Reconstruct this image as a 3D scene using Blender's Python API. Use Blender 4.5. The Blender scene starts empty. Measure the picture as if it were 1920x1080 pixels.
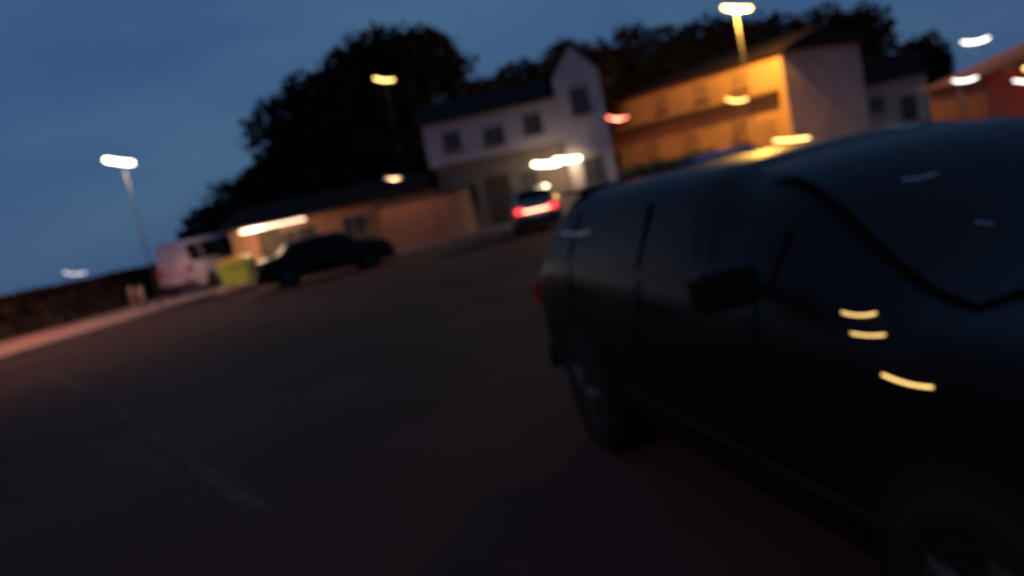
import bpy, bmesh, math, random
from mathutils import Vector, Matrix, noise
R = math.radians
S = bpy.context.scene
COL = S.collection
random.seed(7)

# ---------------- camera ----------------
EYE = Vector((0, 0, 1.6))
PITCH, ROLL, FPX = 7.07, 12.0, 1500.0
cam = bpy.data.cameras.new('camera'); cam.sensor_width = 36; cam.lens = 36 * FPX / 1920
cam.clip_start = 0.05; cam.clip_end = 3000
cam.dof.use_dof = True; cam.dof.focus_distance = 0.35; cam.dof.aperture_fstop = 6.8   # hand-held phone caught out of focus
CAM = bpy.data.objects.new('camera', cam); COL.objects.link(CAM)
CAM.location = EYE
CAM.rotation_euler = (Matrix.Rotation(R(90 - PITCH), 3, 'X') @ Matrix.Rotation(R(-ROLL), 3, 'Z')).to_euler()
S.camera = CAM
_ROT = CAM.rotation_euler.to_matrix()

def at(px, py, D):
    """world point seen at photo pixel (px, py) on the plane y = D"""
    d = _ROT @ Vector(((px - 960) / FPX, (540 - py) / FPX, -1))
    return EYE + d * (D / d.y)

# ---------------- world, light, exposure ----------------
W = bpy.data.worlds.new('World'); S.world = W; W.use_nodes = True
nt = W.node_tree; nt.nodes.clear()
out = nt.nodes.new('ShaderNodeOutputWorld'); bg = nt.nodes.new('ShaderNodeBackground')
sky = nt.nodes.new('ShaderNodeTexSky'); sky.sky_type = 'NISHITA'; sky.sun_disc = False
sky.sun_elevation = R(3.0); sky.sun_rotation = R(150); sky.ozone_density = 3.0; sky.dust_density = 1.0
tc = nt.nodes.new('ShaderNodeTexCoord')
mp = nt.nodes.new('ShaderNodeMapping'); mp.inputs['Scale'].default_value = (1, 1, 3.2)
nz = nt.nodes.new('ShaderNodeTexNoise'); nz.inputs['Scale'].default_value = 2.3; nz.inputs['Detail'].default_value = 5
rp = nt.nodes.new('ShaderNodeValToRGB')
rp.color_ramp.elements[0].position = 0.35; rp.color_ramp.elements[0].color = (0.72, 0.74, 0.94, 1)
rp.color_ramp.elements[1].position = 0.68; rp.color_ramp.elements[1].color = (1.22, 1.22, 1.06, 1)
mx = nt.nodes.new('ShaderNodeMix'); mx.data_type = 'RGBA'; mx.blend_type = 'MULTIPLY'; mx.inputs[0].default_value = 1
nt.links.new(tc.outputs['Generated'], mp.inputs['Vector']); nt.links.new(mp.outputs[0], nz.inputs['Vector'])
nt.links.new(nz.outputs[0], rp.inputs[0])
cl = nt.nodes.new('ShaderNodeMix'); cl.data_type = 'RGBA'; cl.inputs[0].default_value = .90; cl.inputs[7].default_value = (.37, .86, 1.85, 1)   # even dusk cloud veil
nt.links.new(sky.outputs[0], cl.inputs[6]); nt.links.new(cl.outputs[2], mx.inputs[6]); nt.links.new(rp.outputs[0], mx.inputs[7])
nt.links.new(mx.outputs[2], bg.inputs[0]); nt.links.new(bg.outputs[0], out.inputs[0])
bg.inputs[1].default_value = 0.12
S.view_settings.view_transform = 'Standard'; S.view_settings.look = 'None'
S.view_settings.exposure = 0.0; S.view_settings.gamma = 1
S.cycles.use_denoising = True
S.cycles.max_bounces = 6

# ---------------- materials ----------------
def mat(name, col, rough=0.7, metal=0.0, coat=0.0, var=0.25, scale=3.0, bump=0.0, emit=None, estr=0.0, alpha=None, spec=.5):
    m = bpy.data.materials.new(name); m.use_nodes = True
    n = m.node_tree.nodes; l = m.node_tree.links; b = n['Principled BSDF']
    b.inputs['Roughness'].default_value = rough; b.inputs['Metallic'].default_value = metal
    b.inputs['Specular IOR Level'].default_value = spec
    b.inputs['Coat Weight'].default_value = coat; b.inputs['Coat Roughness'].default_value = 0.05
    tcn = n.new('ShaderNodeTexCoord'); t = n.new('ShaderNodeTexNoise')
    t.inputs['Scale'].default_value = scale; t.inputs['Detail'].default_value = 6
    l.new(tcn.outputs['Object'], t.inputs['Vector'])
    r = n.new('ShaderNodeValToRGB')
    r.color_ramp.elements[0].position = 0.3; r.color_ramp.elements[1].position = 0.72
    r.color_ramp.elements[0].color = tuple(c * (1 - var) for c in col) + (1,)
    r.color_ramp.elements[1].color = tuple(min(1, c * (1 + var)) for c in col) + (1,)
    l.new(t.outputs[0], r.inputs[0]); l.new(r.outputs[0], b.inputs['Base Color'])
    if bump:
        bp = n.new('ShaderNodeBump'); bp.inputs['Strength'].default_value = bump; bp.inputs['Distance'].default_value = 0.02
        t2 = n.new('ShaderNodeTexNoise'); t2.inputs['Scale'].default_value = scale * 14; t2.inputs['Detail'].default_value = 4
        l.new(tcn.outputs['Object'], t2.inputs['Vector']); l.new(t2.outputs[0], bp.inputs['Height']); l.new(bp.outputs[0], b.inputs['Normal'])
    if emit:
        b.inputs['Emission Color'].default_value = emit + (1,); b.inputs['Emission Strength'].default_value = estr
    return m
M = dict(
    asphalt=mat('asphalt', (.046, .029, .025), .95, spec=.12, var=.35, scale=.35, bump=.5),
    soil=mat('soil', (.035, .040, .022), .95, var=.4, scale=.6, bump=.6),
    paving=mat('paving', (.24, .17, .14), .85, var=.22, scale=.9, bump=.3),
    kerb=mat('kerbstone', (.34, .25, .21), .8, var=.2, scale=2),
    paint=mat('worn_road_paint', (.060, .042, .038), .9, spec=.12, var=.6, scale=5),
    white_render=mat('white_render', (.46, .36, .37), .9, var=.14, scale=.8, bump=.2),
    brown_render=mat('brown_render', (.19, .13, .11), .9, var=.2, scale=1.1, bump=.2),
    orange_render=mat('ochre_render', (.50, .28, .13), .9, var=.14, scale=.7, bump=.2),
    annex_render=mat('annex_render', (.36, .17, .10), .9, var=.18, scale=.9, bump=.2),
    grey_render=mat('grey_render', (.40, .29, .25), .9, var=.2, scale=.8, bump=.2),
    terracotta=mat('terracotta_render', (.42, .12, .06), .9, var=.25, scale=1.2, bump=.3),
    roof=mat('roof_tiles', (.016, .010, .009), .9, spec=.08, var=.3, scale=2.5, bump=.6),
    slab=mat('balcony_concrete', (.045, .035, .03), .85, var=.2),
    wood=mat('dark_wood', (.05, .03, .02), .7, var=.3),
    shutter=mat('shutter_paint', (.34, .20, .10), .8, var=.2),
    frame=mat('window_frame_paint', (.20, .18, .175), .6),
    glass=mat('window_glass', (.06, .05, .05), .25, spec=.15, var=.1),
    tint=mat('tinted_car_glass', (.006, .006, .007), .32, var=.1, spec=.08),
    black_paint=mat('black_car_paint', (.004, .003, .0035), .38, spec=.12, coat=.0, var=.15),
    blue_paint=mat('blue_car_paint', (.05, .10, .28), .35, coat=.6, var=.1),
    maroon_paint=mat('grey_car_paint', (.16, .14, .15), .4, coat=.5, var=.1),
    van_paint=mat('white_van_paint', (.34, .28, .38), .5, coat=.1, var=.08),
    rubber=mat('tyre_rubber', (.007, .007, .007), .9, spec=.2),
    trim=mat('black_plastic_trim', (.006, .005, .005), .8, spec=.15),
    chrome=mat('chrome', (.75, .75, .75), .12, metal=1, var=.03),
    alloy=mat('alloy_rim', (.05, .05, .05), .5, metal=.6),
    plate=mat('number_plate_white', (.55, .55, .5), .5, var=.05),
    steel=mat('galvanised_steel', (.07, .07, .07), .6, metal=.3, var=.12),
    bark=mat('bark', (.05, .037, .028), .95, var=.35, scale=4, bump=.8),
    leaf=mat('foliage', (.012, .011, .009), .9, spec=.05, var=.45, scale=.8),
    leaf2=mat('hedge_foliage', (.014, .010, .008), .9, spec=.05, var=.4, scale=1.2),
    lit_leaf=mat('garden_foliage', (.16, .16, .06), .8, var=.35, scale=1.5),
    lime=mat('lime_plastic', (.36, .52, .05), .55, var=.12),
    yellow=mat('yellow_plastic', (.60, .46, .06), .55, var=.12),
    headlamp_off=mat('lamp_glass', (.30, .30, .30), .15),
    redlens=mat('red_lens', (.25, .01, .01), .25),
)
def lamp_mat(name, col, s): return mat(name, (.8, .8, .8), .5, emit=col, estr=s, var=.02)
E_ = 1 / 2.0
M['glow_white'] = lamp_mat('lamp_warm_white', (1, .90, .55), 22 * E_)
M['glow_sodium'] = lamp_mat('lamp_sodium', (1, .66, .16), 26 * E_)
M['glow_yellow'] = lamp_mat('lamp_yellow', (1, .66, .18), 13 * E_)
M['glint_amber'] = lamp_mat('amber_glint_glow', (1, .62, .16), 5 * E_)  # reflected lamp glints given their own glow
M['glow_cool'] = lamp_mat('lamp_cool', (1, .93, .85), 13 * E_)
M['glow_dim'] = lamp_mat('lamp_dim', (.85, .75, .80), 4 * E_)
M['glow_faint'] = lamp_mat('lamp_faint', (.8, .5, .42), 1.0 * E_)
M['glow_red'] = lamp_mat('lamp_red', (1, .16, .12), 12 * E_)
M['glow_tail'] = lamp_mat('tail_lamp_lit', (1, .03, .02), 7 * E_)
M['glow_tail_streak'] = lamp_mat('tail_streak_glow', (1, .45, .25), 16 * E_)
M['glow_pink'] = lamp_mat('canopy_light', (1, .62, .40), 7 * E_)

# ---------------- helpers ----------------
def link(name, me, m, parent=None, smooth=False):
    o = bpy.data.objects.new(name, me); COL.objects.link(o)
    if m: me.materials.append(m)
    if smooth:
        for p in me.polygons: p.use_smooth = True
    if parent: o.parent = parent
    return o
def thing(name, label, cat, loc=(0, 0, 0), rz=0, group=None):
    o = bpy.data.objects.new(name, None); COL.objects.link(o); o.empty_display_size = .2
    o.location = loc; o.rotation_euler = (0, 0, rz); tag(o, label, cat, group); return o
def tag(o, label=None, cat=None, group=None, kind=None):
    if label: o['label'] = label
    if cat: o['category'] = cat
    if group: o['group'] = group
    if kind: o['kind'] = kind
    return o
class MB:
    def __init__(s): s.v = []; s.f = []
    def add(s, vs, fs):
        k = len(s.v); s.v += [tuple(v) for v in vs]; s.f += [tuple(i + k for i in f) for f in fs]; return s
    def box(s, a, b):
        (x0, y0, z0), (x1, y1, z1) = a, b
        return s.add([(x0, y0, z0), (x1, y0, z0), (x1, y1, z0), (x0, y1, z0), (x0, y0, z1), (x1, y0, z1), (x1, y1, z1), (x0, y1, z1)],
                     [(0, 3, 2, 1), (4, 5, 6, 7), (0, 1, 5, 4), (1, 2, 6, 5), (2, 3, 7, 6), (3, 0, 4, 7)])
    def prism(s, poly, axis, a, b):
        """poly in the two other axes, extruded from a to b"""
        n = len(poly)
        def mk(p, t): return {'x': (t, p[0], p[1]), 'y': (p[0], t, p[1]), 'z': (p[0], p[1], t)}[axis]
        vs = [mk(p, a) for p in poly] + [mk(p, b) for p in poly]
        fs = [tuple(range(n)), tuple(range(2 * n - 1, n - 1, -1))] + [(i, i + n, (i + 1) % n + n, (i + 1) % n) for i in range(n)]
        return s.add(vs, fs)
    def tube(s, pts, rad, n=10):
        pts = [Vector(p) for p in pts]; k = len(s.v)
        for i, p in enumerate(pts):
            t = (pts[min(i + 1, len(pts) - 1)] - pts[max(i - 1, 0)]).normalized()
            a = Vector((0, 0, 1)) if abs(t.z) < .9 else Vector((1, 0, 0))
            u = t.cross(a).normalized(); w = t.cross(u)
            r = rad[i] if isinstance(rad, (list, tuple)) else rad
            for j in range(n):
                c = 2 * math.pi * j / n
                s.v.append(tuple(p + u * math.cos(c) * r + w * math.sin(c) * r))
        for i in range(len(pts) - 1):
            for j in range(n):
                a = k + i * n + j; b = k + i * n + (j + 1) % n
                s.f.append((a, b, b + n, a + n))
        s.f.append(tuple(range(k, k + n))[::-1]); e = k + (len(pts) - 1) * n; s.f.append(tuple(range(e, e + n)))
        return s
    def build(s, name, m, parent=None, smooth=False, bevel=0):
        me = bpy.data.meshes.new(name); me.from_pydata(s.v, [], s.f); me.update()
        bm = bmesh.new(); bm.from_mesh(me); bmesh.ops.recalc_face_normals(bm, faces=bm.faces)
        if bevel: bmesh.ops.bevel(bm, geom=list(bm.edges), offset=bevel, segments=2, affect='EDGES', profile=.5)
        bm.to_mesh(me); bm.free()
        return link(name, me, m, parent, smooth)
def copy_tree(o, parent=None):
    c = o.copy(); COL.objects.link(c); c.parent = parent
    for ch in list(o.children): copy_tree(ch, c)
    return c
def point(name, loc, col, watts, rad=.15, parent=None, cone=None):
    l = bpy.data.lights.new(name, 'SPOT' if cone else 'POINT')
    if cone: l.spot_size = R(cone); l.spot_blend = .25
    l.color = col; l.energy = watts; l.shadow_soft_size = rad
    o = bpy.data.objects.new(name, l); COL.objects.link(o); o.location = loc
    if parent: o.parent = parent
    return o

# ---------------- ground ----------------
def sheet(name, poly, z, m, sub=0):
    me = bpy.data.meshes.new(name); me.from_pydata([(x, y, z) for x, y in poly], [], [tuple(range(len(poly)))]); me.update()
    return tag(link(name, me, m), kind='structure')
sheet('ground', [(-600, -200), (600, -200), (600, 1500), (-600, 1500)], -0.02, M['soil'])
KD = Vector((1.74, 7.25, 0)).normalized()              # direction of the kerb on the far side
K0 = Vector((-12.66, 19.5, 0))
def k(t, s): 
    n = Vector((-KD.y, KD.x, 0)); p = K0 + KD * t + n * s; return (p.x, p.y)
sheet('road', [k(-40, 0), k(9.5, 0), (-2, 30.2), (6, 33), (60, 24), (60, -30), (-20, -30)], 0.0, M['asphalt'])
pv = MB().prism([k(-40, 0.16), k(9.5, .16), (-2, 30.36), (-2, 60), k(40, 9), k(-40, 9)], 'z', -0.015, 0.12)
tag(pv.build('pavement', M['paving']), kind='structure')
kb = MB().prism([k(-40, 0.0), k(9.5, 0.0), (-2, 30.2), (-2, 30.355), k(9.5, .155), k(-40, .155)], 'z', 0.004, 0.13)
tag(kb.build('kerb', M['kerb']), kind='structure')
pv2 = MB().prism([(-1.99, 30.36), (6, 33.2), (60, 24.2), (60, 70), (-1.99, 70)], 'z', -.015, .10)
tag(pv2.build('forecourt', M['paving']), kind='structure')
def strip(name, a, b, w, z, m):
    a = Vector(a + (0,)); b = Vector(b + (0,)); n = (b - a).normalized(); n = Vector((-n.y, n.x, 0)) * w / 2
    return sheet(name, [tuple((p)[:2]) for p in (a + n, b + n, b - n, a - n)], z, m)
strip('road_marking', (-5.0, 9.55), (-1.75, 4.65), .14, .004, M['paint'])
strip('road_marking', (-8.6, 14.6), (-6.3, 11.4), .14, .004, M['paint'])

# ---------------- foliage ----------------
def leaf_cloud(name, blobs, n, size, m, parent, seed, inner=.15):
    rnd = random.Random(seed); mb = MB(); tot = sum(b[3] * b[4] * b[5] for b in blobs)
    for (cx, cy, cz, rx, ry, rz) in blobs:
        kN = int(n * rx * ry * rz / tot) + 60
        for _ in range(kN):
            while True:
                d = Vector((rnd.gauss(0, 1), rnd.gauss(0, 1), rnd.gauss(0, 1)))
                if d.length > .01: break
            d.normalize()
            bump = 1 + .22 * noise.noise(d * 2.3 + Vector((seed, cx, cz))) + .12 * noise.noise(d * 6 + Vector((cx, seed, 0)))
            r = (inner + (1 - inner) * rnd.random() ** .45) * bump
            p = Vector((cx + d.x * rx * r, cy + d.y * ry * r, cz + d.z * rz * r))
            if p.z < .05: continue
            s = size * rnd.uniform(.6, 1.5)
            u = Vector((rnd.uniform(-1, 1), rnd.uniform(-1, 1), rnd.uniform(-1, 1))).normalized()
            w = u.cross(Vector((rnd.uniform(-1, 1), rnd.uniform(-1, 1), rnd.uniform(-1, 1)))).normalized()
            mb.add([p - u * s, p - w * s * .5, p + u * s, p + w * s * .5], [(0, 1, 2, 3)])
    me = bpy.data.meshes.new(name); me.from_pydata(mb.v, [], mb.f); me.update()
    return link(name, me, m, parent)
def tree(label, base, blobs, n, size, seed, name='broadleaf_tree', group=None, h=None):
    t = thing(name, label, 'tree', base, 0, group)
    bx, by, bz = base
    lb = [(a - bx, b - by, c - bz, d, e, f) for a, b, c, d, e, f in blobs]
    top = h or max(b[2] for b in lb)
    mb = MB(); rnd = random.Random(seed)
    mb.tube([(0, 0, -.1), (.1, 0, top * .3), (-.1, .1, top * .6), (.05, 0, top)], [top * .035, top * .028, top * .018, top * .006])
    mb.build('trunk', M['bark'], t, True)
    for b in lb:
        mb = MB(); z0 = min(top * .3, max(.4, b[2] * .4))
        e = Vector((b[0], b[1], b[2])); a = Vector((0.05, 0, z0)); mid = a.lerp(e, .5) + Vector((0, 0, -.3))
        mb.tube([a, mid, e], [top * .018, top * .012, top * .005], 7); mb.build('limb', M['bark'], t, True)
    leaf_cloud('crown', lb, n, size, M['leaf'], t, seed)
    return t
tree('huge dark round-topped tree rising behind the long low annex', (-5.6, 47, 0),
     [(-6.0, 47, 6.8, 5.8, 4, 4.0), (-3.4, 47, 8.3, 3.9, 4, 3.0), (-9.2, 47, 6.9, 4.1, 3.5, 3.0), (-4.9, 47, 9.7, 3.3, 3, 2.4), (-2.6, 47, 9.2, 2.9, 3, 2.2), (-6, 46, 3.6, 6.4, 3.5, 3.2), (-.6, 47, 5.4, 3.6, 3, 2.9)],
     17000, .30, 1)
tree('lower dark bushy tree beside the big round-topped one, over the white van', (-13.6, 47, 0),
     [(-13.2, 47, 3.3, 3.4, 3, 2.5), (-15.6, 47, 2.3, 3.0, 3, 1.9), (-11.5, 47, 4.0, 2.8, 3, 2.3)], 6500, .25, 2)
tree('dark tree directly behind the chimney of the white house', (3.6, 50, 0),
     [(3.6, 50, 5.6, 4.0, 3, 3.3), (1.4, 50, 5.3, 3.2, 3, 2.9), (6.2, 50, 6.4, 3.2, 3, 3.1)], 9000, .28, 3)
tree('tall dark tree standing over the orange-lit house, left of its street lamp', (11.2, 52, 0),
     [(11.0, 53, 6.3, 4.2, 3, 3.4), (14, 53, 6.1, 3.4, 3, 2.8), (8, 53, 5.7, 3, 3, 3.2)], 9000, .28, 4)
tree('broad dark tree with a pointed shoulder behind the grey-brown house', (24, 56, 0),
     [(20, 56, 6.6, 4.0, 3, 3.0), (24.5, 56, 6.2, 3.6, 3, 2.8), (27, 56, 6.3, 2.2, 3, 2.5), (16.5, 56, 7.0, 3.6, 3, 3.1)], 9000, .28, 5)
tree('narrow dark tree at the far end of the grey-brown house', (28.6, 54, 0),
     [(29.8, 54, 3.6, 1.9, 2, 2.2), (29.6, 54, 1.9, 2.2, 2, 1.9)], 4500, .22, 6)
# clipped hedge on the left
def hedge(name, label, pts, w, h, m, n, seed):
    t = thing(name, label, 'hedge', (pts[0][0], pts[0][1], 0.1)); rnd = random.Random(seed); mb = MB(); core = MB(); bx, by = pts[0]
    for (a, b) in zip(pts[:-1], pts[1:]):
        a = Vector(a + (0,)); b = Vector(b + (0,)); d = (b - a); nn = Vector((-d.y, d.x, 0)).normalized()
        q = [a + nn * w * .35, b + nn * w * .35, b - nn * w * .35, a - nn * w * .35]
        core.prism([(p.x - bx, p.y - by) for p in q], 'z', -.05, h * .8)
        for _ in range(int(n * d.length)):
            u = rnd.random(); c = a + d * u
            hh = h * (1 + .10 * noise.noise(Vector((c.x * .6, c.y * .6, seed))))
            p = c + nn * rnd.uniform(-w / 2, w / 2) + Vector((0, 0, hh * rnd.random() ** .6))
            s = rnd.uniform(.05, .13)
            e1 = Vector((rnd.uniform(-1, 1), rnd.uniform(-1, 1), rnd.uniform(-1, 1))).normalized(); e2 = e1.cross(Vector((rnd.uniform(-1, 1), rnd.uniform(-1, 1), .3))).normalized()
            p -= Vector((bx, by, 0))
            mb.add([p - e1 * s, p - e2 * s * .6, p + e1 * s, p + e2 * s * .6], [(0, 1, 2, 3)])
    core.build('stems', M['bark'], t)
    me = bpy.data.meshes.new('foliage'); me.from_pydata(mb.v, [], mb.f); link('foliage', me, m, t)
    return t
hedge('clipped_hedge', 'long dark eye-high hedge behind the lit pavement at the open end of the street', [(-27, 18.5), (-18.3, 22.4), (-15.6, 30), (-14.9, 35)], 1.5, 1.42, M['leaf2'], 900, 3)
hedge('garden_hedge', 'low shrubs lit yellow at the foot of the orange-lit house', [(5.6, 34.2), (7.4, 34.1), (9.3, 33.2)], .9, 1.25, M['lit_leaf'], 900, 5)

# ---------------- buildings ----------------
def window(parent, x, z, w, h, y, shut=False, name='window'):
    f = MB(); b = .06
    f.box((x - w / 2, y - .04, z - h / 2), (x - w / 2 + b, y + .02, z + h / 2)); f.box((x + w / 2 - b, y - .04, z - h / 2), (x + w / 2, y + .02, z + h / 2))
    f.box((x - w / 2 + b, y - .04, z + h / 2 - b), (x + w / 2 - b, y + .02, z + h / 2)); f.box((x - w / 2 + b, y - .04, z - h / 2), (x + w / 2 - b, y + .02, z - h / 2 + b))
    f.box((x - .02, y - .035, z - h / 2 + b), (x + .02, y + .02, z + h / 2 - b))
    o = f.build(name, M['shutter' if shut else 'frame'], parent)
    MB().box((x - w / 2 + b, y - .012, z - h / 2 + b), (x + w / 2 - b, y - .006, z + h / 2 - b)).build('pane', M['shutter' if shut else 'glass'], o)
    MB().box((x - w / 2 - .06, y - .12, z - h / 2 - .07), (x + w / 2 + .06, y - .002, z - h / 2 - .003)).build('sill', M['slab'], o)
    return o
def door(parent, x, w, h, y, m='wood', z0=0):
    d = MB().box((x - w / 2, y - .05, z0), (x + w / 2, y - .004, z0 + h)).build('door', M[m], parent)
    MB().tube([(x + w * .35, y - .1, z0 + h * .45), (x + w * .35, y - .1, z0 + h * .55)], .02).build('handle', M['steel'], d)
    return d

# white house: upper storey jetties over a brown ground floor, pale gabled bay at one end
wh = thing('white_house', 'pale two-storey house with brown ground floor, gabled bay and twin wall lamps', 'house', (0, 34.4, .1))
wh.rotation_euler.z = R(-4)
MB().box((-2.2, 0.35, 0), (3.45, 6, 2.95)).build('ground_floor', M['brown_render'], wh)
MB().box((-2.35, 0, 2.953), (3.45, 6.1, 4.75)).build('wall', M['white_render'], wh)
r_ = MB().prism([(-.35, 4.753), (6.4, 4.753), (3.0, 5.9)], 'x', -2.7, 3.45).build('roof', M['roof'], wh)
MB().prism([(3.453, -.05), (5.35, -.05), (5.35, 5.5), (4.4, 6.65), (3.453, 5.5)], 'y', -.3, 6).build('gabled_bay', M['white_render'], wh)
b_ = MB(); b_.prism([(3.2, 5.3), (4.4, 6.85), (5.6, 5.3), (5.6, 5.42), (4.4, 7.0), (3.2, 5.42)], 'y', -.25, 6.1).build('gable_roof', M['roof'], wh)
for x, z, w, h in [(-1.2, 3.9, .8, .8), (.6, 3.75, .9, .75), (2.3, 3.9, .8, .8)]: window(wh, x, z, w, h, 0)
window(wh, 4.4, 4.4, .8, 1.1, -.3)
for x, z, w, h in [(-1.0, 1.55, .9, 1.1), (1.7, 1.6, .8, 1.0)]: window(wh, x, z, w, h, .35)
door(wh, .35, 1.0, 2.1, .35); window(wh, 4.4, 1.5, .9, 1.1, -.3)
MB().box((-2.0, 3.2, 5.4), (-1.4, 3.8, 6.3)).build('chimney', M['brown_render'], r_)

# long low annex with orange-lit render and a lit canopy
an = thing('annex_building', 'long low orange-lit annex with a glowing canopy edge under the big tree', 'building', (0, 32, .1))
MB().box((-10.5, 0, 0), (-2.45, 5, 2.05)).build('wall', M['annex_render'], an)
MB().prism([(-.5, 2.053), (5.4, 2.053), (5.4, 2.7), (2.5, 2.95), (-.5, 2.22)], 'x', -10.8, -2.42).build('roof', M['roof'], an)
for x, w in [(-7.9, 1.6), (-5.6, 1.0)]: window(an, x, 1.25, w, .9, 0)
door(an, -9.0, .9, 1.95, 0); 
cn = MB().prism([(-1.3, 2.0), (-.52, 2.02), (-.52, 2.12), (-1.3, 2.06)], 'x', -10.0, -6.3).build('canopy', M['slab'], an)
MB().box((-9.7, -1.25, 1.90), (-7.2, -1.05, 1.995)).build('light_strip', M['glow_pink'], cn)
point('canopy_lamp_light', (-9.2, -1.5, 1.75), (1, .70, .40), 120, .2, cn)
# a second lower orange wall beside it
sd = thing('garage', 'small flat-roofed orange-lit garage between the annex and the white house', 'garage', (-3.1, 30.9, .1), R(-6))
MB().box((-1.3, 0, 0), (1.75, 4, 1.78)).build('wall', M['annex_render'], sd)
MB().box((-1.45, -.15, 1.783), (1.9, 4.1, 1.93)).build('roof', M['slab'], sd)
d_ = MB().box((-1.0, -.03, 0), (.9, -.004, 1.55)).build('garage_door', M['annex_render'], sd)
for i in range(6): MB().box((-1.0, -.045, .12 + i * .25), (.9, -.031, .15 + i * .25)).build('rib', M['slab'], d_)

# ochre house, one and a half storeys, lit by the sodium lamp; local x along its front
HA, HB = Vector((6.9, 52, 0)), Vector((15.2, 40, 0)); HL = (HB - HA).length
oh = thing('ochre_house', 'long ochre house glowing orange under the sodium street lamp, dark balcony slab along its front', 'house', HA + Vector((0, 0, .05)), math.atan2(HB.y - HA.y, HB.x - HA.x))
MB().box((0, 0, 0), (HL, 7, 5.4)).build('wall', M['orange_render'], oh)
MB().box((HL + .004, -.01, 0), (HL + .07, 7.0, 5.24)).build('end_wall', M['grey_render'], oh)
MB().prism([(-.3, 5.25), (-.3, 5.38), (3.5, 6.35), (7.6, 5.403), (7.6, 5.27)], 'x', -.5, HL + .5).build('roof', M['roof'], oh)
MB().box((-.2, -.5, 3.30), (HL - .3, -.003, 3.52)).build('balcony', M['slab'], oh)
for x in (3.5, 6.5, 9.5, 12.0): window(oh, x, 4.4, .9, .9, 0, True)
for x in (5.2, 8.2, 11.6): window(oh, x, 1.9, 1.0, 1.1, 0, True)
door(oh, 1.8, 1.3, 2.4, 0); door(oh, 13.3, .9, 2.2, 0, 'shutter')

# grey-brown low house
gh = thing('grey_house', 'dim grey-brown low house set back between the ochre house and the dark trees', 'house', (22.3, 49, 0), R(-8))
MB().box((-5.3, 0, 0), (4.6, 6, 3.2)).build('wall', M['grey_render'], gh)
MB().prism([(-.4, 3.1), (-.4, 3.203), (3, 4.7), (6.4, 3.203), (6.4, 3.1)], 'x', -5.6, 4.9).build('roof', M['roof'], gh)
for x in (-3.4, -.8, 1.6): window(gh, x, 1.9, .9, .9, 0)
door(gh, 3.4, .9, 2.0, 0)
# terracotta cottage
tcx = thing('terracotta_cottage', 'red-orange cottage with two small lamps at the edge of the view', 'house', (14.1, 20.9, 0), R(-14))
MB().box((-.9, 0, 0), (6, 5, 1.85)).build('wall', M['terracotta'], tcx)
MB().prism([(-1.2, 1.853), (6.3, 1.853), (5.3, 2.75), (2.4, 2.75)], 'y', -.3, 5.3).build('roof', M['terracotta'], tcx)
window(tcx, .5, 1.1, .7, .7, 0); door(tcx, 2.0, .8, 1.7, 0)
point('wall_lamp_light', (1.6, -.5, 1.6), (1, .17, .04), 80, .1, tcx)
# garden wall and low pillar wall
gw = thing('garden_wall', 'low pale garden wall in front of the grey-brown house', 'wall', (15.3, 30, .1), R(-10))
MB().box((-1.2, 0, 0), (1.9, .22, .72)).build('wall_body', M['white_render'], gw, bevel=.01)
MB().box((-1.25, -.04, .723), (1.95, .26, .80)).build('coping', M['kerb'], gw, bevel=.01)

# ---------------- street lamps ----------------
def lamp(label, a, b, D, thick, glow, col=None, watts=0, sag=2.0, pole=True, group=None, name='street_lamp', wall=None, reach=.25):
    """lamp with its light streak shaped as a glowing bar, on a pole (or bracket); a, b = the two streak ends as seen in the photo, D metres away"""
    a = (a[0] + 6, a[1]); b = (b[0] - 6, b[1]); thick = max(2.5, thick * .45)
    A, B = at(a[0], a[1], D), at(b[0], b[1], D); c = (A + B) / 2; base = Vector((c.x, c.y + reach, 0.0))
    t = thing(name, label, 'street lamp' if pole else 'wall lamp', base if pole else Vector((c.x, c.y, c.z)), 0, group)
    o = t.location; sg = sag * D / FPX; N = 8
    pts = [A.lerp(B, i / N) - o - Vector((0, 0, sg * (1 - (2 * i / N - 1) ** 2))) for i in range(N + 1)]
    r = thick * D / FPX / 2
    MB().tube(pts, [r * .55] + [r] * (N - 1) + [r * .55], 10).build('bulb_tube', M[glow], t, True)  # streak of a small lamp built as a bowed glowing bar
    up = Vector((0, 0, r * 1.0 + .012))
    top = [p + up for p in pts[1:-1]]
    MB().tube(top, max(.015, r * .45), 6).build('housing', M['steel'], t, True)
    m_ = pts[N // 2] + up
    if pole:
        MB().tube([(0, 0, 0), (0, 0, m_.z * .5), (0, 0, m_.z + .05)], [.035, .028, .02], 10).build('pole', M['steel'], t, True)
        MB().tube([(0, 0, m_.z + .03), (0, -reach * .5, m_.z + .06), m_], .022, 6).build('arm', M['steel'], t, True)
    else:
        MB().tube([m_, m_ + Vector((0, wall or .3, .03))], .02, 6).build('bracket', M['steel'], t, True)
    if watts:
        point('lamp_light', c - o - Vector((0, .1, r + .12)), col, watts, .12, t, 170 if pole and watts < 1000 else None)
    return t
WW = (1, .80, .50); SO = (1, .44, .06)
lamp('bright warm-white street lamp alone against the sky, clear of every tree', (189, 299), (257, 306), 26, 19, 'glow_white', WW, 140, 1)
lamp('brightest yellow street lamp, high in front of the ochre house', (1348, 14), (1415, 15), 38.1, 17, 'glow_sodium', (1, .50, .08), 4200, 1.5)
lamp('far small pale lamp low over the dark hedge', (112, 510), (168, 510), 58, 4, 'glow_dim', sag=4)
lamp('yellow lamp in front of the crown of the huge round-topped tree', (694, 146), (745, 149), 40, 8, 'glow_yellow', sag=3)
lamp('white street lamp high against the sky beyond the grey-brown house', (1797, 79), (1861, 70), 42, 8, 'glow_cool', WW, 30, 4)
lamp('small white lamp on a short post beside the terracotta cottage', (1779, 151), (1839, 144), 18.5, 6, 'glow_cool', WW, 4, 4, name='post_lamp')
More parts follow.
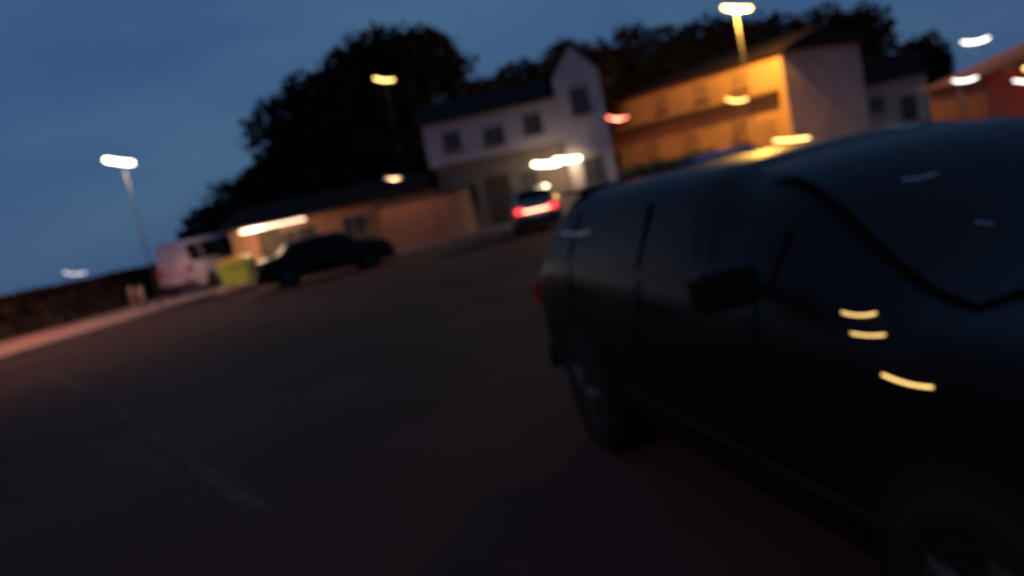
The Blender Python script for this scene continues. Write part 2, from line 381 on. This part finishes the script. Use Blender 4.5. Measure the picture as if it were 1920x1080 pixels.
lamp('nearer and lower of the twin wall lamps on the pale house', (992, 308), (1058, 304), 33.2, 17, 'glow_white', WW, 34, 2, pole=False, name='wall_lamp', wall=.9)
lamp('farther and higher of the twin wall lamps on the pale house', (1032, 299), (1095, 296), 33.4, 15, 'glow_white', WW, 34, 2, pole=False, name='wall_lamp', wall=.9)
lamp('faint warm lamp on the front of the small garage', (715, 334), (760, 333), 29.6, 3, 'glow_faint', (1, .48, .22), 45, 2, pole=False, name='wall_lamp', wall=1.3)
lamp('red lamp under the balcony end of the ochre house', (1128, 218), (1183, 219), 45.5, 7, 'glow_red', (1, .12, .06), 60, 5, pole=False, name='wall_lamp', wall=2.4)
lamp('thin yellow lamp on the balcony edge of the ochre house', (1354, 185), (1408, 184), 41.2, 4, 'glow_yellow', sag=5, pole=False, name='wall_lamp', wall=1.2)
lamp('thin faint lamp low on the front of the ochre house', (1354, 279), (1414, 277), 40.6, 3, 'glow_dim', sag=4, pole=False, name='wall_lamp', wall=1.2)
lamp('yellow lamp on a short post beyond the blue car', (1443, 264), (1525, 258), 27, 9, 'glow_yellow', SO, 120, 1, name='post_lamp')
lamp('round yellow lamp, upper of the two on the terracotta cottage', (1912, 129), (1950, 126), 18.6, 9, 'glow_yellow', (1, .17, .04), 0, 0, pole=False, name='wall_lamp', wall=.9)
lamp('thin pale lamp, lower of the two on the terracotta cottage', (1893, 151), (1945, 155), 19.4, 4, 'glow_cool', sag=0, pole=False, name='wall_lamp', wall=.9)
# sodium lamp just outside the frame whose pool of light lies on the pavement
off = thing('street_lamp', 'sodium street lamp over the pavement beside the dark hedge', 'street lamp', (-16.0, 23.3, .1))
MB().tube([(0, 0, 0), (0, 0, 4.6), (1.0, -.3, 5.2)], [.07, .05, .03]).build('pole', M['steel'], off, True)
MB().tube([(.9, -.27, 5.15), (1.6, -.45, 5.2)], .09).build('bulb_tube', M['glow_sodium'], off, True)
point('lamp_light', (1.25, -.4, 4.9), (1, .36, .20), 1300, .15, off, 150)

off = thing('street_lamp', 'added unseen sodium lamp behind the camera, warming the road and the big black car', 'street lamp', (-7.5, -6, 0))
MB().tube([(0, 0, 0), (0, 0, 5.6), (.5, .4, 6.0)], [.07, .05, .03]).build('pole', M['steel'], off, True)
MB().tube([(.45, .36, 5.97), (1.05, .84, 6.0)], .09).build('bulb_tube', M['glow_sodium'], off, True)
point('lamp_light', (.75, .6, 5.8), (1, .42, .30), 900, .6, off, 160)  # lamp added out of view to warm the ground and the black car

# ---------------- vehicles ----------------
def interp(tab, x):
    for (a, va), (b, vb) in zip(tab[:-1], tab[1:]):
        if x <= b:
            t = 0 if b == a else max(0, (x - a) / (b - a)); t = t * t * (3 - 2 * t); return va + (vb - va) * t
    return tab[-1][1]
def wheel(parent, x, y, r, w, sgn):
    n = 28; mb = MB()
    prof = [(-w / 2, r * .62), (-w / 2, r * .93), (-w * .35, r), (w * .35, r), (w / 2, r * .93), (w / 2, r * .62)]
    k0 = len(prof)
    for i in range(n):
        a = 2 * math.pi * i / n
        for (yy, rr) in prof: mb.v.append((x + rr * math.cos(a), y + yy, r + rr * math.sin(a)))
    for i in range(n):
        for j in range(k0):
            a = i * k0 + j; b = i * k0 + (j + 1) % k0; c = ((i + 1) % n) * k0 + (j + 1) % k0; d = ((i + 1) % n) * k0 + j
            mb.f.append((a, b, c, d))
    t = mb.build('wheel', M['rubber'], parent, True)
    rm = MB(); rm.tube([(x, y + sgn * w * .30, r), (x, y + sgn * w * .44, r)], r * .2, 14)
    for i in range(5):
        a = 2 * math.pi * i / 5; ca, sa = math.cos(a), math.sin(a)
        rm.tube([(x + ca * r * .1, y + sgn * w * .38, r + sa * r * .1), (x + ca * r * .6, y + sgn * w * .36, r + sa * r * .6)], [.05 * r / .33, .035 * r / .33], 6)
    m = 28; kk = len(rm.v)
    for i in range(m):
        a = 2 * math.pi * i / m
        for rr, yy in ((r * .55, .30), (r * .64, .34), (r * .64, .46), (r * .55, .42)):
            rm.v.append((x + rr * math.cos(a), y + sgn * w * yy, r + rr * math.sin(a)))
    for i in range(m):
        for j in range(4):
            rm.f.append((kk + i * 4 + j, kk + i * 4 + (j + 1) % 4, kk + ((i + 1) % m) * 4 + (j + 1) % 4, kk + ((i + 1) % m) * 4 + j))
    rm.build('rim', M['alloy'], t)
    return t
def car(name, label, cat, loc, rz, L, Wd, H, paint, top, belt, cabin, wheels, tails=None, heads=None, group=None, rails=False, handle='trim', detail=1, tp=.80):
    """top: roof-line table x->z; belt: shoulder-line table; cabin = (front of cabin x, windscreen top x, rear glass top x, rear x)"""
    t = thing(name, label, cat, loc, rz, group); hw = Wd / 2; N = 44 if detail > 1 else 26; sub = detail > 1
    xf, xwt, xrt, xr = cabin
    def ring(x):
        zb = interp(belt, x); zt = interp(top, x); g = max(0, min(1, (zt - zb) / (H * .25)))
        e = min(1, (L / 2 - abs(x)) / (L * .10)); taper = tp + (1 - tp) * math.sin(e * math.pi / 2); w = hw * taper
        wr = w * (.90 - .16 * g)
        zl = .20 + .05 * (1 - e)
        return [(0, zl), (w * .82, zl), (w * .96, zl + .10), (w, zl + .25), (w * 1.0, zb * .72), (w * .975, zb - .05), (w * .94, zb), (wr + (w * .94 - wr) * .08 * g, max(zb + .008, zt - .07 * g - .01)), (wr * .86, zt - .005), (0, zt + .008)]
    xs = [-L / 2 + L * i / N for i in range(N + 1)]; mb = MB(); n = 10
    for x in xs:
        rg = ring(x); full = rg + [(-y, z) for y, z in rg[-2:0:-1]]
        mb.v += [(x, y, z) for y, z in full]
    m = 2 * n - 2
    for i in range(N):
        for j in range(m):
            mb.f.append((i * m + j, i * m + (j + 1) % m, (i + 1) * m + (j + 1) % m, (i + 1) * m + j))
    mb.f.append(tuple(range(m))); mb.f.append(tuple(range(N * m, N * m + m))[::-1])
    bo = mb.build('body', M[paint], t, True)
    if sub:
        md = bo.modifiers.new('smooth', 'SUBSURF'); md.levels = 1; md.render_levels = 2
    off = .010
    def sidewin(x0, x1, sgn):
        w = MB(); K = 8
        for i in range(K + 1):
            x = x0 + (x1 - x0) * i / K; rg = ring(x); (y0, z0), (y1, z1) = rg[6], rg[7]
            for s_ in (.10, .88):
                w.v.append((x, sgn * (y0 + (y1 - y0) * s_ + off), z0 + (z1 - z0) * s_))
            for s_ in (.88, .10):
                w.v.append((x, sgn * (y0 + (y1 - y0) * s_ - .01), z0 + (z1 - z0) * s_))
        for i in range(K):
            for j in range(4): w.f.append((i * 4 + j, i * 4 + (j + 1) % 4, i * 4 + 4 + (j + 1) % 4, i * 4 + 4 + j))
        w.f.append((0, 1, 2, 3)); w.f.append((K * 4, K * 4 + 1, K * 4 + 2, K * 4 + 3))
        return w.build('side_window', M['tint'], t)
    x_a = xf - (xf - xwt) * .62; x_b = xr + (xrt - xr) * .65; seg = (x_a - x_b)
    for sgn in (1, -1):
        for (p, q) in ((0, .40), (.43, .80), (.83, 1)): sidewin(x_a - seg * p, x_a - seg * q, sgn)
    def endwin(x0, x1, nm):
        w = MB(); K = 8
        for i in range(K + 1):
            x = x0 + (x1 - x0) * i / K; rg = ring(x); wr = rg[8][0] * .97
            for s_ in (-1, -.5, 0, .5, 1):
                w.v.append((x + math.copysign(.012, x0), s_ * wr, rg[8][1] + .03 * (1 - s_ * s_) + .012))
        for i in range(K):
            for j in range(4): w.f.append((i * 5 + j, i * 5 + j + 1, i * 5 + 6 + j, i * 5 + 5 + j))
        return w.build(nm, M['tint'], t, True)
    endwin(xf - .06, xwt + .05, 'windscreen')
    if abs(xr - xrt) > .05: endwin(xr + .04, xrt - .05, 'rear_window')
    # door seams and handles
    zb0 = interp(belt, 0)
    for sgn in (1, -1):
        for xx in (x_a - seg * .02, x_a - seg * .415, x_a - seg * .80):
            rg = ring(xx); sm = MB(); sm.tube([(xx, sgn * (rg[k_][0] + .002), rg[k_][1]) for k_ in (3, 4, 5, 6)], .005, 5); sm.build('door_seam', M['trim'], t)
        for xx in (x_a - seg * .36, x_a - seg * .75):
            rg = ring(xx); zz = zb0 - .10; yy = sgn * (rg[5][0] + .045)
            MB().tube([(xx + .09, yy - sgn * .04, zz), (xx + .07, yy, zz - .004), (xx, yy + sgn * .006, zz - .008), (xx - .07, yy, zz - .004), (xx - .09, yy - sgn * .04, zz)], .012, 8).build('door_handle', M[handle], t, True)
        mr = MB(); xm = x_a + .02; ym = ring(xm)[6][0]; zm = interp(belt, xm) + .09
        mr.box((xm - .07, sgn * (ym + .04) if sgn > 0 else -(ym + .25), zm - .06), (xm + .05, (ym + .25) if sgn > 0 else -(ym + .04), zm + .08))
        mi = mr.build('mirror', M[paint], t, bevel=.025); MB().tube([(xm, sgn * (ym - .02), zm - .04), (xm, sgn * (ym + .06), zm - .02)], .02, 6).build('mirror_stem', M['trim'], mi)
    for (wx, wr_) in wheels:
        for sgn in (1, -1):
            ar = MB(); ar.tube([(wx, sgn * (hw - .25), wr_ + .01), (wx, sgn * (hw * 1.0 + .004), wr_ + .01)], wr_ * 1.16, 26); ar.build('wheel_arch', M['trim'], t)
            wheel(t, wx, sgn * (hw - .085), wr_, .21, sgn)
    def endbox(x, y0, y1, z0, z1, nm, m, d=.03):
        a, b = (x, x + math.copysign(d, x)); return MB().box((min(a, b), y0, z0), (max(a, b), y1, z1)).build(nm, M[m], t, bevel=.008)
    e = tp * hw
    for sgn in (1, -1):
        y0, y1 = sorted((sgn * e * .62, sgn * e * 1.02))
        zl = interp(belt, -L / 2); endbox(-L / 2, y0, y1, zl - .24, zl - .08, 'tail_light', (tails or 'redlens'), .035)
        zl = interp(belt, L / 2); endbox(L / 2, y0, y1, zl - .20, zl - .06, 'headlight', (heads or 'headlamp_off'), .035)
    endbox(-L / 2, -.26, .26, .52, .63, 'number_plate', 'plate', .02); endbox(L / 2, -.26, .26, .36, .47, 'number_plate', 'plate', .02)
    endbox(-L / 2, -e, e, .30, .46, 'bumper', 'trim', .06); endbox(L / 2, -e, e, .22, .34, 'bumper', 'trim', .06)
    if rails:
        for sgn in (1, -1):
            MB().tube([(xrt + .15 + (xwt - xrt - .3) * i / 8, sgn * (ring(0)[7][0] - .06), interp(top, xrt + (xwt - xrt) * i / 8) + (.0 if i in (0, 8) else .035)) for i in range(9)], .011, 8).build('roof_rail', M['chrome'], t, True)
    return t

th = R(12.407); ax = Vector((-math.sin(th), math.cos(th), 0)); nn = Vector((math.cos(th), math.sin(th), 0))
SL = 4.8; REAR = 5.35; cpos = ax * (REAR - SL / 2) + nn * (1.30 + .9)
suv = car('parked_suv', 'large black parked car filling the near foreground, its roof level with the eye', 'car', cpos, math.atan2(-ax.y, -ax.x),
    SL, 1.80, 1.54, 'black_paint',
    [(-2.4, 1.12), (-2.32, 1.20), (-2.1, 1.42), (-1.8, 1.485), (-.6, 1.515), (-.1, 1.515), (.3, 1.44), (1.30, 1.06), (2.1, .98), (2.4, .78)],
    [(-2.4, 1.0), (-2.0, 1.08), (0, 1.06), (1.2, 1.02), (2.1, .93), (2.4, .74)],
    (1.32, .12, -1.84, -2.38), [(1.45, .35), (-1.45, .35)], rails=False, handle='trim', detail=2, tp=.94)
# local frame of the black car: +x towards its nose (towards the camera), -y faces the camera
def suv_bar(u0, z0, u1, z1, r, nm, m, out_=.915, bow=.008):
    x0, x1 = REAR - SL / 2 - u0, REAR - SL / 2 - u1
    pts = [(x0 + (x1 - x0) * i / 6, -out_, z0 + (z1 - z0) * i / 6 - bow * math.sin(math.pi * i / 6)) for i in range(7)]
    return MB().tube(pts, [r * .5] + [r] * 5 + [r * .5], 8).build(nm, M[m], suv, True)
suv_bar(3.9, .50, 1.2, .48, .02, 'sill_trim', 'trim', .905, 0)
MB().box((-2.12, -.62, 1.465), (-1.80, .62, 1.495)).build('spoiler', M['black_paint'], suv, bevel=.012)

bpy.context.view_layer.update(); DG = bpy.context.evaluated_depsgraph_get()
def glint_strip(a, b, r, nm, m, sag=2.0):  # strip laid on the car body in place of a reflected glint
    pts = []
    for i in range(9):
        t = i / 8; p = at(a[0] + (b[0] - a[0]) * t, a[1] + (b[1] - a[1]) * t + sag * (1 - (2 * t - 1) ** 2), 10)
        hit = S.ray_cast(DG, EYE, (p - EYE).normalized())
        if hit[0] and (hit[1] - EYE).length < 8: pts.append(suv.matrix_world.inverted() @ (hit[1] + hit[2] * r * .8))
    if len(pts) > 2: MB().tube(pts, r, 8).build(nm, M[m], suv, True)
glint_strip((1692, 338), (1758, 326), .0035, 'windscreen_glint', 'chrome', 4)  # chrome bar added as a pale glint on the windscreen
glint_strip((1580, 586), (1643, 588), .0026, 'amber_glint', 'glint_amber', 5)  # amber reflection drawn as a glowing strip
glint_strip((1597, 625), (1660, 628), .0024, 'amber_glint', 'glint_amber', 3)
glint_strip((1656, 702), (1750, 726), .0030, 'low_amber_glint', 'glint_amber', 5)  # lower amber reflection, also made to glow
glint_strip((1828, 418), (1862, 422), .003, 'windscreen_glint', 'chrome', 0)
glint_strip((1052, 436), (1110, 436), .010, 'window_glint', 'chrome', 4)  # added chrome bar standing in for a white reflection
glint_strip((1668, 240), (1722, 237), .006, 'roof_glint', 'chrome', 3)  # added chrome bar for the glint along the roof

# blue car beyond the black one
car('parked_car', 'blue saloon with a lit yellow side lamp parked just beyond the big black car', 'car', (6.0, 20.6, 0), R(8), 4.2, 1.72, 1.40, 'blue_paint',
    [(-2.1, .90), (-1.5, 1.0), (-.9, 1.36), (0, 1.41), (.5, 1.38), (1.1, 1.0), (1.9, .88), (2.1, .7)], [(-2.1, .86), (0, .93), (1.2, .9), (1.9, .82), (2.1, .66)],
    (1.1, .45, -.85, -1.5), [(1.3, .31), (-1.3, .31)], heads='glow_yellow', group='parked cars')
# grey car whose tail light burns
gc = car('parked_car', 'grey hatchback with a burning red tail light outside the white house door', 'car', (1.35, 27.6, 0), R(88), 3.9, 1.66, 1.42, 'maroon_paint',
    [(-1.95, 1.0), (-1.6, 1.36), (0, 1.43), (.5, 1.38), (1.1, 1.0), (1.8, .86), (1.95, .7)], [(-1.95, .92), (0, .93), (1.2, .9), (1.8, .8), (1.95, .66)],
    (1.1, .45, -1.5, -1.9), [(1.2, .3), (-1.2, .3)], tails='glow_tail', group='parked cars')
MB().box((-1.985, -.42, .70), (-1.955, .42, .75)).build('tail_streak_bar', M['glow_tail_streak'], gc)  # made-up glowing bar merging the tail lights into one streak
# black cars in front of the annex
car('parked_car', 'black saloon parked side-on in front of the annex and its canopy', 'car', (-5.7, 25.8, 0), R(20), 4.3, 1.72, 1.38, 'black_paint',
    [(-2.15, .92), (-1.5, 1.0), (-.9, 1.34), (0, 1.39), (.5, 1.36), (1.1, 1.0), (1.9, .88), (2.15, .7)], [(-2.15, .86), (0, .93), (1.2, .9), (1.9, .82), (2.15, .66)],
    (1.1, .45, -.85, -1.5), [(1.3, .31), (-1.3, .31)], group='parked cars')
# white van seen from behind
car('white_van', 'pale panel van standing at the far end of the lit kerb', 'van', (-12.3, 33.6, .12), R(82), 4.8, 1.9, 2.1, 'van_paint',
    [(-2.4, 2.02), (-2.2, 2.1), (0, 2.12), (1.0, 2.1), (1.4, 2.0), (1.95, 1.2), (2.3, 1.0), (2.4, .8)], [(-2.4, 1.15), (0, 1.15), (1.8, 1.05), (2.3, .9), (2.4, .75)],
    (1.95, 1.4, -2.38, -2.4), [(1.5, .33), (-1.5, .33)])

# lime container
bn = thing('recycling_container', 'lime green recycling container with yellow lid beside the white van', 'container', at(457, 545, 29.0) * 1 + Vector((0, 0, 0)), R(-8))
bn.location.z = .12; bn.scale = (.8, .85, .9)
MB().prism([(-.62, .10), (.62, .10), (.74, .95), (-.74, .95)], 'y', -.4, .4).build('bin_body', M['lime'], bn, bevel=.03)
MB().prism([(-.78, .955), (.78, .955), (.66, 1.14), (.2, 1.22), (-.2, 1.22), (-.66, 1.14)], 'y', -.44, .44).build('lid', M['yellow'], bn, bevel=.02)
for x in (-.5, .5):
    for y in (-.32, .32): MB().tube([(x - .04, y, .055), (x + .04, y, .055)], .055, 10).build('wheel', M['rubber'], bn)
MB().tube([(-.45, -.42, .80), (0, -.47, .80), (.45, -.42, .80)], .02, 6).build('grab_bar', M['steel'], bn)

# two pale bollards at the hedge
for i, (q, lb) in enumerate([((243, 541), 'pale bollard farther along the dark hedge'), ((268, 566), 'pale bollard nearer the kerb by the dark hedge')]):
    p = at(q[0], q[1], 31 - i * 3); t = thing('bollard', lb, 'bollard', (p.x, p.y, .12), 0, 'bollards by the hedge')
    MB().tube([(0, 0, 0), (0, 0, .7), (0, 0, .78)], [.09, .09, .05], 12).build('post', M['kerb'], t, True)
    MB().tube([(0, 0, .58), (0, 0, .68)], .096, 12).build('band', M['white_render'], t, True)
